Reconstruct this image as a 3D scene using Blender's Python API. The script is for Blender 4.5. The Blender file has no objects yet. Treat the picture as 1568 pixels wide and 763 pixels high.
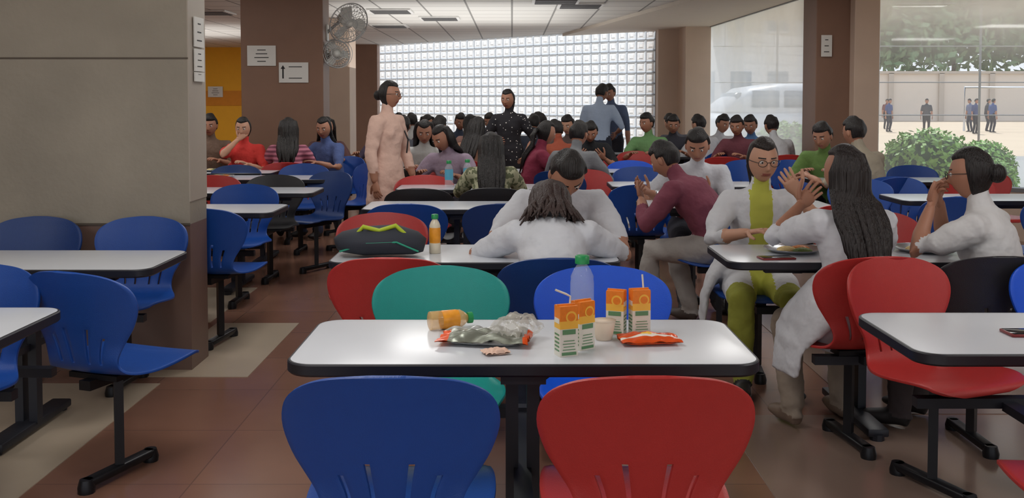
import bpy, bmesh, math, random
import numpy as np
from mathutils import Vector, Matrix, noise
random.seed(7)
sc = bpy.context.scene
sc.view_settings.view_transform = 'Standard'
V = Vector
def lin(c):
    return tuple(((x/255)/12.92 if x/255 <= .04045 else ((x/255+.055)/1.055)**2.4) for x in c)
# ------------------------------------------------------------------ materials
MC = {}
def M(name, col, rough=.5, metal=0., var=.10, scale=9., bump=0., bscale=60., alpha=None, trans=0., emit=0., coat=0., spec=.5, bdist=.01):
    if name in MC: return MC[name]
    m = bpy.data.materials.new(name); m.use_nodes = True
    nt = m.node_tree; N = nt.nodes; L = nt.links
    b = N['Principled BSDF']
    c = lin(col)
    tc = N.new('ShaderNodeTexCoord'); no = N.new('ShaderNodeTexNoise'); no.inputs['Scale'].default_value = scale
    no.inputs['Detail'].default_value = 4
    L.new(tc.outputs['Object'], no.inputs['Vector'])
    mx = N.new('ShaderNodeMix'); mx.data_type = 'RGBA'
    mx.inputs[6].default_value = (*[x*(1-var) for x in c], 1); mx.inputs[7].default_value = (*[min(1, x*(1+var)) for x in c], 1)
    L.new(no.outputs['Fac'], mx.inputs[0]); L.new(mx.outputs[2], b.inputs['Base Color'])
    b.inputs['Roughness'].default_value = rough; b.inputs['Metallic'].default_value = metal
    b.inputs['Specular IOR Level'].default_value = spec
    b.inputs['Transmission Weight'].default_value = trans
    b.inputs['Coat Weight'].default_value = coat
    if bump:
        n2 = N.new('ShaderNodeTexNoise'); n2.inputs['Scale'].default_value = bscale; L.new(tc.outputs['Object'], n2.inputs['Vector'])
        bp = N.new('ShaderNodeBump'); bp.inputs['Strength'].default_value = bump; bp.inputs['Distance'].default_value = bdist
        L.new(n2.outputs['Fac'], bp.inputs['Height']); L.new(bp.outputs[0], b.inputs['Normal'])
    if alpha is not None: b.inputs['Alpha'].default_value = alpha
    MC[name] = m; return m
def pattern(name, kind, c1, c2, scale, rough=.85, thr=.5):
    if name in MC: return MC[name]
    m = bpy.data.materials.new(name); m.use_nodes = True
    nt = m.node_tree; N = nt.nodes; L = nt.links; b = N['Principled BSDF']; b.inputs['Roughness'].default_value = rough
    tc = N.new('ShaderNodeTexCoord')
    if kind == 'dots':
        t = N.new('ShaderNodeTexVoronoi'); t.inputs['Scale'].default_value = scale; out = t.outputs['Distance']
    elif kind == 'stripes':
        t = N.new('ShaderNodeTexWave'); t.bands_direction = 'Z'; t.inputs['Scale'].default_value = scale; out = t.outputs['Fac']
    else:
        t = N.new('ShaderNodeTexNoise'); t.inputs['Scale'].default_value = scale; out = t.outputs['Fac']
    L.new(tc.outputs['Object'], t.inputs['Vector'])
    r = N.new('ShaderNodeValToRGB'); r.color_ramp.interpolation = 'CONSTANT'
    r.color_ramp.elements[0].color = (*lin(c1), 1); r.color_ramp.elements[1].color = (*lin(c2), 1); r.color_ramp.elements[1].position = thr
    L.new(out, r.inputs['Fac']); L.new(r.outputs[0], b.inputs['Base Color'])
    MC[name] = m; return m
def hairmat(name, col):
    if name in MC: return MC[name]
    m = M(name, col, .5, 0, .3, 20)
    nt = m.node_tree; N = nt.nodes; L = nt.links; b = N['Principled BSDF']
    tc = N.new('ShaderNodeTexCoord'); w = N.new('ShaderNodeTexNoise'); mp = N.new('ShaderNodeMapping'); mp.inputs['Scale'].default_value = (160, 160, 9)
    L.new(tc.outputs['Object'], mp.inputs[0]); L.new(mp.outputs[0], w.inputs['Vector']); w.inputs['Scale'].default_value = 1
    bp = N.new('ShaderNodeBump'); bp.inputs['Strength'].default_value = .8; bp.inputs['Distance'].default_value = .01
    L.new(w.outputs['Fac'], bp.inputs['Height']); L.new(bp.outputs[0], b.inputs['Normal'])
    return m
# ------------------------------------------------------------------ mesh builder
class MB:
    def __init__(s): s.v = []; s.f = []; s.m = []; s.flat = set()
    def add(s, vs, fs, mat=0, mats=None):
        o = len(s.v); s.v += [tuple(p) for p in vs]
        for i, f in enumerate(fs):
            s.f.append(tuple(o+k for k in f)); s.m.append(mats[i] if mats is not None else mat)
    def box(s, c, d, mat=0, rot=None):
        x, y, z = d[0]/2, d[1]/2, d[2]/2
        vs = [V((a*x, b*y, e*z)) for a in (-1, 1) for b in (-1, 1) for e in (-1, 1)]
        if rot is not None: vs = [rot @ p for p in vs]
        vs = [p+V(c) for p in vs]
        s.add(vs, [(0, 1, 3, 2), (4, 6, 7, 5), (0, 4, 5, 1), (2, 3, 7, 6), (0, 2, 6, 4), (1, 5, 7, 3)], mat)
    def bbox(s, c, d, r, mat=0, rot=None):   # bevelled box
        bm = bmesh.new(); bmesh.ops.create_cube(bm, size=1)
        for v in bm.verts: v.co = V((v.co.x*d[0], v.co.y*d[1], v.co.z*d[2]))
        bmesh.ops.bevel(bm, geom=bm.edges[:], offset=r, segments=2, affect='EDGES', profile=.5)
        bm.verts.index_update(); vs = [v.co.copy() for v in bm.verts]; fs = [[v.index for v in f.verts] for f in bm.faces]; bm.free()
        if rot is not None: vs = [rot @ p for p in vs]
        s.add([p+V(c) for p in vs], fs, mat)
    def loft(s, pts, rads, ref=(1, 0, 0), n=12, mat=0, mats=None, ridge=0, power=1.):
        pts = [V(p) for p in pts]; vs = []; k = len(pts)
        for i in range(k):
            t = (pts[min(i+1, k-1)]-pts[max(i-1, 0)]).normalized()
            r = V(ref); ax = r-t*r.dot(t)
            if ax.length < 1e-3: r = V((0, 1, 0.1)); ax = r-t*r.dot(t)
            ax.normalize(); ay = t.cross(ax)
            a, b = rads[i] if isinstance(rads[i], (tuple, list)) else (rads[i], rads[i])
            for j in range(n):
                th = 2*math.pi*j/n; q = 1+ridge*math.sin(th*7+i*.7)+ridge*.6*math.sin(th*12-i*.4)
                ct, st = math.cos(th), math.sin(th)
                if power != 1: ct = math.copysign(abs(ct)**power, ct); st = math.copysign(abs(st)**power, st)
                vs.append(pts[i]+ax*a*ct*q+ay*b*st*q)
        fs = []; ms = []
        for i in range(k-1):
            for j in range(n):
                fs.append((i*n+j, i*n+(j+1) % n, (i+1)*n+(j+1) % n, (i+1)*n+j)); ms.append(mats[i] if mats else mat)
        vs.append(pts[0]); vs.append(pts[-1])
        for j in range(n):
            fs.append((k*n, (j+1) % n, j)); ms.append(mats[0] if mats else mat)
            fs.append((k*n+1, (k-1)*n+j, (k-1)*n+(j+1) % n)); ms.append(mats[-1] if mats else mat)
        s.add(vs, fs, mats=ms)
    def cyl(s, a, b, r, mat=0, n=10): s.loft([a, b], [r, r], n=n, mat=mat)
    def sphere(s, c, r, mat=0, n=12, mtx=None):
        r = r if isinstance(r, (tuple, list)) else (r, r, r); vs = []; fs = []; R = n//2+1
        for i in range(R+1):
            ph = math.pi*i/R
            for j in range(n):
                th = 2*math.pi*j/n
                p = V((r[0]*math.sin(ph)*math.cos(th), r[1]*math.sin(ph)*math.sin(th), r[2]*math.cos(ph)))
                if mtx is not None: p = mtx @ p
                vs.append(p+V(c))
        for i in range(R):
            for j in range(n): fs.append((i*n+j, (i+1)*n+j, (i+1)*n+(j+1) % n, i*n+(j+1) % n))
        s.add(vs, fs, mat)
    def tube_loop(s, pts, r, mat=0, n=6, closed=True):
        pts = [V(p) for p in pts]; k = len(pts); vs = []; fs = []
        for i in range(k):
            a = pts[(i-1) % k] if closed else pts[max(i-1, 0)]; b = pts[(i+1) % k] if closed else pts[min(i+1, k-1)]
            t = (b-a).normalized(); r0 = V((0, 0, 1)) if abs(t.z) < .9 else V((1, 0, 0)); ax = (r0-t*r0.dot(t)).normalized(); ay = t.cross(ax)
            for j in range(n):
                th = 2*math.pi*j/n; vs.append(pts[i]+(ax*math.cos(th)+ay*math.sin(th))*r)
        for i in range(k if closed else k-1):
            i2 = (i+1) % k
            for j in range(n): fs.append((i*n+j, i*n+(j+1) % n, i2*n+(j+1) % n, i2*n+j))
        s.add(vs, fs, mat)
    def mesh(s, name, smooth=True):
        me = bpy.data.meshes.new(name); me.from_pydata(s.v, [], s.f); me.update()
        me.polygons.foreach_set('material_index', s.m)
        me.polygons.foreach_set('use_smooth', [smooth]*len(s.f))
        return me
    def obj(s, name, mats, loc=(0, 0, 0), rz=0, smooth=True, auto=None):
        me = s.mesh(name, smooth)
        for m in mats: me.materials.append(m)
        if auto is not None:
            me.set_sharp_from_angle(angle=math.radians(auto))
        o = bpy.data.objects.new(name, me); sc.collection.objects.link(o); o.location = loc; o.rotation_euler = (0, 0, math.radians(rz)); return o
def bake(me, mods):
    o = bpy.data.objects.new('tmp', me); sc.collection.objects.link(o)
    for t, kw in mods:
        m = o.modifiers.new('m', t)
        for k, v in kw.items(): setattr(m, k, v)
    dg = bpy.context.evaluated_depsgraph_get(); dg.update()
    out = bpy.data.meshes.new_from_object(o.evaluated_get(dg)); bpy.data.objects.remove(o); return out
def addmesh(mb, me, mat=0, mats=None):
    mb.add([v.co.copy() for v in me.vertices], [tuple(p.vertices) for p in me.polygons], mat, mats)
# ------------------------------------------------------------------ common mats
BLACK = M('black_steel', (26, 26, 30), .4, .3)
EDGE = M('table_edge_black', (26, 27, 36), .45)
WHITE = M('white_laminate', (208, 212, 219), .20, 0, .02)
CH = {'blue': M('plastic_blue', (22, 72, 154), .36, 0, .06, 30, .15, 400), 'bblue': M('plastic_bright_blue', (18, 86, 214), .36, 0, .06, 30, .15, 400),
      'dblue': M('plastic_dark_blue', (26, 60, 120), .36, 0, .06, 30, .15, 400), 'red': M('plastic_red', (180, 50, 48), .36, 0, .06, 30, .15, 400),
      'teal': M('plastic_teal', (20, 146, 138), .36, 0, .06, 30, .15, 400), 'black': M('plastic_black', (40, 40, 44), .4, 0, .06, 30, .15, 400)}
# ------------------------------------------------------------------ chair
prof = [(.212, .424, .10), (.212, .434, .165), (.195, .445, .205), (.13, .45, .228), (.05, .444, .235), (-.04, .437, .23), (-.11, .437, .21), (-.16, .447, .182),
        (-.188, .47, .162), (-.203, .50, .158), (-.213, .54, .172), (-.222, .58, .196), (-.232, .63, .226), (-.244, .69, .246), (-.255, .74, .243), (-.264, .775, .222), (-.270, .80, .182),
        (-.274, .815, .135), (-.276, .823, .075), (-.277, .825, .03)]
def cat(P, t):
    n = len(P)-1; x = t*n; i = min(int(x), n-1); u = x-i
    g = lambda k: np.array(P[max(0, min(n, k))])
    p0, p1, p2, p3 = g(i-1), g(i), g(i+1), g(i+2)
    return .5*((2*p1)+(-p0+p2)*u+(2*p0-5*p1+4*p2-p3)*u*u+(-p0+3*p1-3*p2+p3)*u**3)
def chair_mesh():
    R, C = 60, 30; vs = []; fs = []
    for i in range(R+1):
        y, z, w = cat(prof, i/R)
        k = min(1, max(0, (z-.45)/.12)); k = k*k*(3-2*k) if y < -.15 else 0
        for j in range(C+1):
            u = -1+2*j/C; q = u*w/.245
            vs.append((w*u, y+k*.055*q*q, z+(1-k)*(.016*q*q-.006)*(1 if y < .17 else .3)-k*0.0))
    for i in range(R):
        for j in range(C):
            z = vs[i*(C+1)+j][2]; y = vs[i*(C+1)+j][1]
            if y < -.12 and .475 < z < (.60 if j in (11, 18) else .575) and j in (6, 11, 18, 23): continue
            fs.append((i*(C+1)+j, i*(C+1)+j+1, (i+1)*(C+1)+j+1, (i+1)*(C+1)+j))
    me = bpy.data.meshes.new('c'); me.from_pydata(vs, [], fs)
    me = bake(me, [('SOLIDIFY', dict(thickness=.010, offset=0)), ('BEVEL', dict(width=.002, segments=1))])
    mb = MB(); addmesh(mb, me, 0)
    mb.box((0, -.02, .418), (.22, .26, .02), 1)           # seat plate
    mb.box((0, -.02, .395), (.05, .34, .035), 1)
    mb.loft([(0, -.02, .40), (0, -.02, .05)], [(.024, .024)]*2, n=4, mat=1)
    mb.bbox((0, -.02, .035), (.05, .36, .03), .008, 1)
    for s in (-1, 1): mb.loft([(0, -.02+s*.17, .0), (0, -.02+s*.17, .02), (0, -.02+s*.17, .05)], [.03, .032, .024], n=12, mat=1)
    me = mb.mesh('dining_chair'); me.materials.append(CH['blue']); me.materials.append(BLACK); me.set_sharp_from_angle(angle=math.radians(50)); return me
CM = chair_mesh()
def chair(x, y, r, c):
    o = bpy.data.objects.new('dining_chair', CM); sc.collection.objects.link(o); o.location = (x, y, 0); o.rotation_euler = (0, 0, math.radians(r))
    o.material_slots[0].link = 'OBJECT'; o.material_slots[0].material = CH[c]; return o
# ------------------------------------------------------------------ table
def table_mesh(w=1.25, d=.53):
    mb = MB(); r = .075; out = []
    for cx, cy, a0 in ((w/2-r, d/2-r, 0), (-w/2+r, d/2-r, 90), (-w/2+r, -d/2+r, 180), (w/2-r, -d/2+r, 270)):
        for k in range(9):
            a = math.radians(a0+k*90/8); out.append((cx, cy, math.cos(a), math.sin(a)))
    n = len(out); rings = [(-.008, .75), (-.003, .7495), (0, .746), (.0, .722), (-.006, .716), (-.05, .716)]; vs = []
    for off, z in rings: vs += [(cx+ca*(r+off), cy+sa*(r+off), z) for cx, cy, ca, sa in out]
    fs = []; ms = []
    for i in range(len(rings)-1):
        for j in range(n): fs.append((i*n+j, (i+1)*n+j, (i+1)*n+(j+1) % n, i*n+(j+1) % n)); ms.append(1)
    fs.append(tuple(range(n))); ms.append(0); fs.append(tuple(reversed(range((len(rings)-1)*n, len(rings)*n)))); ms.append(1)
    mb.add(vs, fs, mats=ms)
    mb.box((0, -.12, .70), (.88, .04, .032), 1); mb.box((0, .12, .70), (.88, .04, .032), 1)
    for s in (-.03, .03):
        mb.box((s, 0, .37), (.036, .05, .66), 1)
    mb.box((0, 0, .695), (.12, .42, .025), 1)
    mb.box((0, 0, .375), (.05, .96, .03), 1)
    for s in (-.44, .5): mb.box((0, s, .385), (.64, .045, .035), 1)
    mb.bbox((0, 0, .035), (.09, .62, .035), .008, 1)
    for s in (-.29, .29): mb.cyl((0, s, 0), (0, s, .03), .03, 1)
    me = mb.mesh('dining_table', True); me.set_sharp_from_angle(angle=math.radians(30)); me.materials.append(WHITE); me.materials.append(EDGE); return me
TM = table_mesh()
def table(xc, y0):
    o = bpy.data.objects.new('dining_table', TM); sc.collection.objects.link(o); o.location = (xc, y0+.265, 0); return o
# ------------------------------------------------------------------ people
def ik(a, t, l1, l2, h):
    v = t-a; D = v.length; u = v/D; d = min(D, (l1+l2)*.995); x = (l1*l1-l2*l2+d*d)/(2*d); hh = math.sqrt(max(l1*l1-x*x, 0))
    h = V(h); hp = h-u*h.dot(u); hp.normalize(); return a+u*x+hp*hh, a+u*d
def sm(x, a, b):
    t = min(1, max(0, (x-a)/(b-a))); return t*t*(3-2*t)
def head_geo():
    NL, NZ = 44, 48; P = []; H = []; Hs = []
    for i in range(NZ+1):
        ph = math.pi*i/NZ; dz = math.cos(ph); sr = math.sin(ph)
        for j in range(NL):
            u = -1+2*j/NL; a = math.pi*math.copysign(abs(u)**1.45, u)
            dx = sr*math.sin(a); dy = sr*math.cos(a); t = max(0, -dz)
            x = .078*dx*(1-.26*t**1.6); y = .096*dy; z = .114*dz
            if dy > 0: y *= (.95-.10*t)
            else: y *= (1-.40*t)
            b = V((x, y, z)); e = V(b)
            if dy > 0:
                f = sm(dy, 0, .4)
                bo = .020*math.exp(-(x/.012)**2-((z+.024)/.014)**2)+.012*math.exp(-(x/.009)**2-((z-.002)/.02)**2)
                bo -= .009*math.exp(-((abs(x)-.031)/.014)**2-((z-.010)/.011)**2)
                bo += .004*math.exp(-((abs(x)-.028)/.022)**2-((z-.030)/.008)**2)
                bo += .007*math.exp(-(x/.022)**2-((z+.058)/.009)**2)-.003*math.exp(-(x/.02)**2-((z+.0585)/.0025)**2)
                bo += .007*math.exp(-(x/.022)**2-((z+.098)/.014)**2)
                e.y += bo*f
            P.append(e)
            nz = .05*noise.noise(b*22)
            face = sm(dy, -.02, .2)*sm(.072+.02*abs(dx)-z, 0, .02)
            k = 1.12+nz; H.append(b*(k*(1-face)+.86*face)+V((0, -.006, .006)))
            fs_ = sm(dy, .10, .30)*sm(.070-z, 0, .02)
            low = max(fs_, sm(-z-.045, 0, .03), sm(.018-z, 0, .015)*sm(dy, -.40, -.22))
            Hs.append(b*((1.13+nz*2.2+.05*max(0, dz))*(1-low)+.86*low)+V((0, -.004, .006)))
    F = []
    for i in range(NZ):
        for j in range(NL): F.append((i*NL+j, (i+1)*NL+j, (i+1)*NL+(j+1) % NL, i*NL+(j+1) % NL))
    fm = []
    for f in F:
        c = sum((P[k] for k in f), V())/4; m = 0
        if c.y > .05:
            if abs(c.x) < .024 and abs(c.z+.058) < .0085: m = 5
            elif abs(abs(c.x)-.031) < .018 and abs(c.z-.031) < .0042: m = 4
        fm.append(m)
    return P, H, Hs, F, fm
HP, HH, HHs, HF, HM = head_geo()
def hand(mb, w, d, nrm, side, S, curl=.5, spread=.1):
    d = d.normalized(); nrm = (nrm-d*nrm.dot(d)).normalized(); ax = d.cross(nrm).normalized()*side   # ax -> thumb side
    mb.loft([w-d*.03*S, w, w+d*.035*S, w+d*.07*S, w+d*.088*S], [(.024*S, .018*S), (.026*S, .016*S), (.038*S, .014*S), (.041*S, .013*S), (.034*S, .009*S)], ref=ax, n=10, mat=0)
    for k, (o, L) in enumerate(((.030, .070), (.010, .079), (-.010, .073), (-.029, .056))):
        p = w+d*.080*S+ax*o*S; dd = (d+ax*(1.5-k)*spread).normalized(); pts = [p-dd*.01*S, p]; a = 0
        for q in range(3):
            a += curl*(.5+.3*q); p = p+(dd*math.cos(a)+nrm*math.sin(a))*L*S*(.42, .33, .25)[q]; pts.append(p)
        mb.loft(pts, [.0088*S, .0092*S, .0086*S, .0078*S, .0055*S], ref=ax, n=7, mat=0)
    p = w+d*.018*S+ax*.028*S; pts = [p-ax*.012*S]
    for q, (aa, L) in enumerate(((.9, .04), (.6, .032), (.45, .026))):
        pts.append(p); p = p+(ax*math.sin(aa)+d*math.cos(aa)+nrm*.35).normalized()*L*S
    pts.append(p); mb.loft(pts, [.012*S, .0125*S, .011*S, .0095*S, .0065*S], ref=nrm, n=7, mat=0)
SK = [(172, 122, 98), (148, 102, 80), (196, 148, 122)]
def person(name, x, y, rz, h=1.65, sit=True, lean=12, side=0, shirt=(200, 200, 200), pants=(50, 50, 60), sleeve=.9, skin=0, hair='short', hcol=(24, 19, 18),
           HR=None, HL=None, hR=(.6, -.3, -.6), hL=(-.6, -.3, -.6), FR=None, FL=None, yaw=0, pitch=10, fem=False, vox=.016, shirtmat=None, skirt=None,
           shoes=(40, 36, 36), glasses=False, hlen=.3, curlR=.45, curlL=.45, extra=None, bag=False, seatz=.455, hairw=1., inner=None, flap=False):
    S = h/1.70; X = V((1, 0, 0)); mb = MB(); bones = []; rn = random.Random(int(abs(x)*1000+abs(y)*77))
    pel = V((0, -.02, seatz+.085*S)) if sit else V((0, 0, .93*S))
    L = math.radians(lean); sd = math.radians(side)
    ds = (0, .12, .26, .39, .46, .50); pitchs = [L*.55, L*.7, L*.95, L*1.15, L*1.25, L*1.2]
    C = [pel]; D = []; 
    for i, p in enumerate(pitchs):
        D.append(V((math.sin(sd), math.sin(p), math.cos(p))).normalized())
        if i: C.append(C[-1]+D[-1]*(ds[i]-ds[i-1])*S)
    fw = [d.cross(X).normalized() for d in D]
    w = .90 if fem else 1.
    hip = 1.04 if fem else 1.
    low = pel-D[0]*.075*S
    mb.loft([low, pel, C[1], C[2], C[3], C[4], C[5]], [(.12*S*hip, .10*S), (.168*S*hip, .13*S), (.155*S*w, .115*S), (.162*S*w, .125*S), (.178*S*w, .115*S), (.135*S*w, .085*S), (.06*S, .06*S)], n=20)
    bones += [(low, pel, .13*S, 2), (pel, C[1], .13*S, 1), (C[1], C[2], .13*S, 1), (C[2], C[4], .14*S, 1)]
    if fem:
        for s in (-1, 1): mb.sphere(C[2]+D[2]*.06*S+fw[2]*.072*S+X*s*.065*S, (.060*S, .055*S, .065*S), n=12)
    # head
    Rh = Matrix.Rotation(math.radians(yaw), 3, 'Z') @ Matrix.Rotation(-math.radians(pitch), 3, 'X')
    up = Rh @ V((0, 0, 1)); nt = C[5]+(D[5]+up*.9).normalized()*.075*S
    hc = nt+Rh @ V((0, .022, .088))*S
    mb.loft([C[4], C[5], nt, nt+(hc-nt)*.5], [.062*S, .056*S, .050*S, .046*S], n=12); bones.append((C[5]+D[5]*.015, hc, .05*S, 0))
    sw = .178*S*w; sh = C[4]-D[4]*.035*S
    ends = []
    for s, H, hint, cur in ((1, HR, hR, curlR), (-1, HL, hL, curlL)):
        j = sh+X*s*sw; 
        if H is None: H = (s*.15, .42, .80) if sit else (s*.27, .05, .80*S)
        H = V(H); e, wr = ik(j, H, .285*S, .25*S, hint)
        lo = 1.16 if sleeve > .3 else 1; lf = 1.25 if sleeve > 1.5 else 1
        m1 = j*.35+e*.65
        mb.loft([sh+X*s*.07*S, j, j*.7+e*.3, m1, e, e*.6+wr*.4, wr, wr+(wr-e)*.08], [.062*S, .062*S*lo, .056*S*lo, .050*S*lo, .041*S*lf, .040*S*lf, .027*S*lf, .023*S], ref=(0, 1, 0), n=12)
        bones += [(sh+X*s*.05, j, .055*S, 1), (j, e, .048*S, ('A', sleeve)), (e, wr, .036*S, ('A', sleeve-1))]
        ends.append((s, wr, (wr-e).normalized(), cur))
    for s, F in ((1, FR), (-1, FL)):
        hp = pel+X*s*.088*S-D[0]*.02*S
        if F is None: F = (s*.11, .36, .09*S) if sit else (s*.10, -.0, .09*S)
        k, an = ik(hp, V(F), .43*S, .41*S, (s*.12, 1, .35 if sit else .05))
        mb.loft([hp-X*s*.02, hp, hp*.5+k*.5, k, k*.65+an*.35, an], [.095*S, .098*S, .088*S, .068*S, .064*S, .052*S], ref=(1, 0, 0), n=14)
        ft = an+V((s*.02, .15*S, -.045*S)); hl = an+V((0, -.05*S, -.05*S))
        mb.loft([hl, an+V((0, 0, -.03)), (hl+ft)/2+V((0, .03, .0)), ft, ft+V((0, .035, -.005))], [(.032*S, .035*S), (.042*S, .045*S), (.045*S, .040*S), (.046*S, .026*S), (.02*S, .014*S)], ref=(1, 0, 0), n=12)
        bones += [(hp, k, .085*S, ('T' if skirt else 2)), (k, an, .055*S, 2), (an+V((0, 0, -.03)), ft, .045*S, 3)]
    if skirt:
        if sit:   # tunic over the lap
            mb.loft([pel+V((0, -.0, .05)), pel+V((0, .03, -.04)), pel+V((0, .05, -.04-skirt*.5))], [(.17*S, .12*S), (.20*S, .14*S), (.19*S, .12*S)], n=20)
            bones.append((pel, pel+V((0, .05, -.04-skirt*.5)), .2*S, 1))
            if flap:
                for s in ((-1, 1) if flap is True else (flap,)):
                    mb.loft([pel+V((s*.09, .0, .17)), pel+V((s*.17, .03, .05)), pel+V((s*.235, .06, -.03)), pel+V((s*.268, .08, -.10)), pel+V((s*.276, .09, -.18)), pel+V((s*.282, .09, -.24))], [(.06, .10), (.052, .14), (.026, .14), (.017, .13), (.015, .12), (.013, .115)], ref=(1, 0, 0), n=18)
                    bones.append((pel+V((s*.20, .05, .0)), pel+V((s*.282, .09, -.24)), .14, 1))
        else:
            z2 = pel.z-skirt; mb.loft([C[1], pel, pel+V((0, 0, -.15)), V((0, 0, z2+.1)), V((0, .0, z2))], [(.155*S, .12*S), (.185*S, .14*S), (.20*S, .15*S), (.215*S, .16*S), (.225*S, .165*S)], n=20)
            bones.append((pel, V((0, 0, z2+.02)), .2*S, 1))
    me = bpy.data.meshes.new('b'); me.from_pydata(mb.v, [], mb.f)
    me = bake(me, [('REMESH', dict(mode='VOXEL', voxel_size=vox)), ('SMOOTH', dict(factor=.6, iterations=5 if vox < .02 else 3))])
    n = len(me.polygons); cen = np.zeros(n*3, np.float32); me.polygons.foreach_get('center', cen); cen = cen.reshape(-1, 3)
    best = np.full(n, 1e9); mi = np.zeros(n, int)
    for a, b, r, k in bones:
        A = np.array(a); B = np.array(b); AB = B-A; t = np.clip(((cen-A) @ AB)/max(AB @ AB, 1e-9), 0, 1)
        dist = np.linalg.norm(cen-(A+t[:, None]*AB), axis=1)-r
        if isinstance(k, tuple): mm = np.where(t < k[1], 1, 0)
        elif k == 'T': mm = np.where(t < .8, 1, 2)
        else: mm = np.full(n, k)
        u = dist < best; best[u] = dist[u]; mi[u] = mm[u]
    if inner:
        A = np.array(C[0]); F_ = np.array(fw[2]); rel = cen-np.array(C[2])
        u = (mi == 1) & (np.abs(cen[:, 0]) < .055) & ((rel @ F_) > .04); mi[u] = 9
    nv = len(me.vertices); co = np.zeros(nv*3, np.float32); me.vertices.foreach_get('co', co); co = co.reshape(-1, 3).astype(float)
    if vox < .02:      # cloth folds: displace clothed vertices along their normals
        no = np.zeros(nv*3, np.float32); me.vertices.foreach_get('normal', no); no = no.reshape(-1, 3)
        fl = [tuple(p.vertices) for p in me.polygons]; cl = set()
        for q, f in zip(mi, fl):
            if q in (1, 2, 9): cl.update(f)
        amp = .0085
        for k in cl:
            c = co[k]
            f = noise.noise(V((c[0]*9+x, c[1]*9, c[2]*16)))+.6*abs(noise.noise(V((c[0]*22, c[1]*22+y, c[2]*30))))
            co[k] = c+no[k]*(amp*f+.003)
    else: fl = [tuple(p.vertices) for p in me.polygons]
    ob = MB(); ob.add([tuple(c) for c in co.tolist()], fl, mats=[int(q) for q in mi]); bpy.data.meshes.remove(me)
    # head mesh
    T = lambda p: hc+Rh @ (V(p)*S)
    ob.add([T(p) for p in HP], HF, mats=HM)
    fem_h = hair != 'short'
    if hair != 'none': ob.add([T(p) for p in (HH if fem_h else HHs)], HF, 4)
    for s in (-1, 1):
        ob.sphere(T((s*.031, .0735, .010)), .0115*S, 6, 10, Rh); ob.sphere(T((s*.031, .0805, .010)), .0062*S, 7, 8, Rh)
        if not fem_h: ob.sphere(T((s*.079, -.008, -.005)), (.009*S, .019*S, .030*S), 0, 10, Rh)
        if glasses:
            ob.tube_loop([T((s*.033+.024*math.cos(q*math.pi/8), .098-.0*abs(s), .008+.018*math.sin(q*math.pi/8))) for q in range(16)], .0018*S, 8, 5)
            ob.tube_loop([T((s*.057, .096, .012)), T((s*.078, .05, .012)), T((s*.08, -.01, .008))], .0018*S, 8, 5, False)
    if glasses: ob.tube_loop([T((-.01, .098, .012)), T((0, .10, .014)), T((.01, .098, .012))], .0018*S, 8, 5, False)
    if hair in ('long', 'mid'):
        NS = 70 if vox < .014 else 30; th = .017 if vox < .014 else .024
        for k in range(NS):
            ph = math.radians(-100+200*(k+.5)/NS)+rn.uniform(-.05, .05); sx, cx = math.sin(ph), math.cos(ph)
            ly = rn.uniform(-.010, .006); ln = hlen*(.55+.45*cx)*rn.uniform(.72, 1.08); wv = rn.uniform(-.022, .022); w2 = rn.uniform(-.03, .03)
            pts = [T((.035*sx, -.005-.03*cx, .112)), T((.070*sx, -.035-.045*cx, .075)), T((.088*sx, -.015-.088*cx+ly, 0)), T((.088*sx, -.015-.085*cx+ly, -.075))]
            if hair == 'mid':
                pts += [T((.11*sx+wv, -.01-.10*cx+ly, -.13)), T((.13*sx+w2*1.5, -.01-.12*cx, -.17-ln*.5))]
                rr = [.008, th, th, th, th*.75, .003]
            else:
                cw = hairw*.092*S
                pts += [C[5]+X*(cw*sx)-fw[4]*(.070+.022*cx+ly)*S, C[4]+X*(cw*sx*1.03+wv*.4)-fw[4]*(.098+.02*cx+ly)*S-D[3]*.03]
                for f in (.35, .7, 1.): pts.append(C[4]+X*(cw*sx*(1.02-.25*f)+wv*f+w2*f*.7*math.sin(f*4))-fw[3]*(.128+.018*cx+ly)*S-D[3]*(.03+ln*f))
                rr = [.008, th, th, th, th, th, th*.9, th*.65, .0025]
            ob.loft(pts, [(a*S, a*S*.7) for a in rr], n=6, mat=4)
    if hair == 'bun': ob.sphere(T((0, -.115, -.005)), (.045*S, .04*S, .045*S), 4, 14)
    if hair == 'pony':
        for k in range(14):
            a = k*2.4; q = .018*math.sqrt((k+.5)/14)*1.3; ox, oy = q*math.cos(a), q*math.sin(a); ln = hlen*rn.uniform(.4, .6)
            pts = [T((ox*.5, -.095, .02+oy*.5)), T((ox, -.130, oy)), T((ox*1.3, -.142+oy, -.06)), C[5]-fw[4]*(.095+oy)*S+X*ox*1.3, C[3]-fw[3]*(.14+oy)*S+X*ox*1.5, C[3]-fw[3]*.14*S-D[3]*ln+X*ox*rn.uniform(-1, 2)]
            ob.loft(pts, [.010*S, .014*S, .014*S, .013*S, .011*S, .003*S], n=6, mat=4)
    for s, wr, dd, cur in ends:
        nrm = V((-s*.3, .2, -1)) if sit else V((-s, 0, 0))
        if dd.z > .5: nrm = V((0, -.8, .2))
        hand(ob, wr+dd*.01, dd, nrm, -s if nrm.z < -.5 or not sit else s, S, cur)
    if bag:
        ob.tube_loop([sh+X*-.15+V((0, .0, .07)), C[2]+V((-.17, .10, 0)), pel+V((-.25, .02, .0)), pel+V((-.25, -.08, .0)), C[2]+V((-.17, -.13, 0))], .007, 8, 6)
        ob.bbox(pel+V((-.27, -.03, -.14)), (.09, .28, .26), .03, 8)
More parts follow.
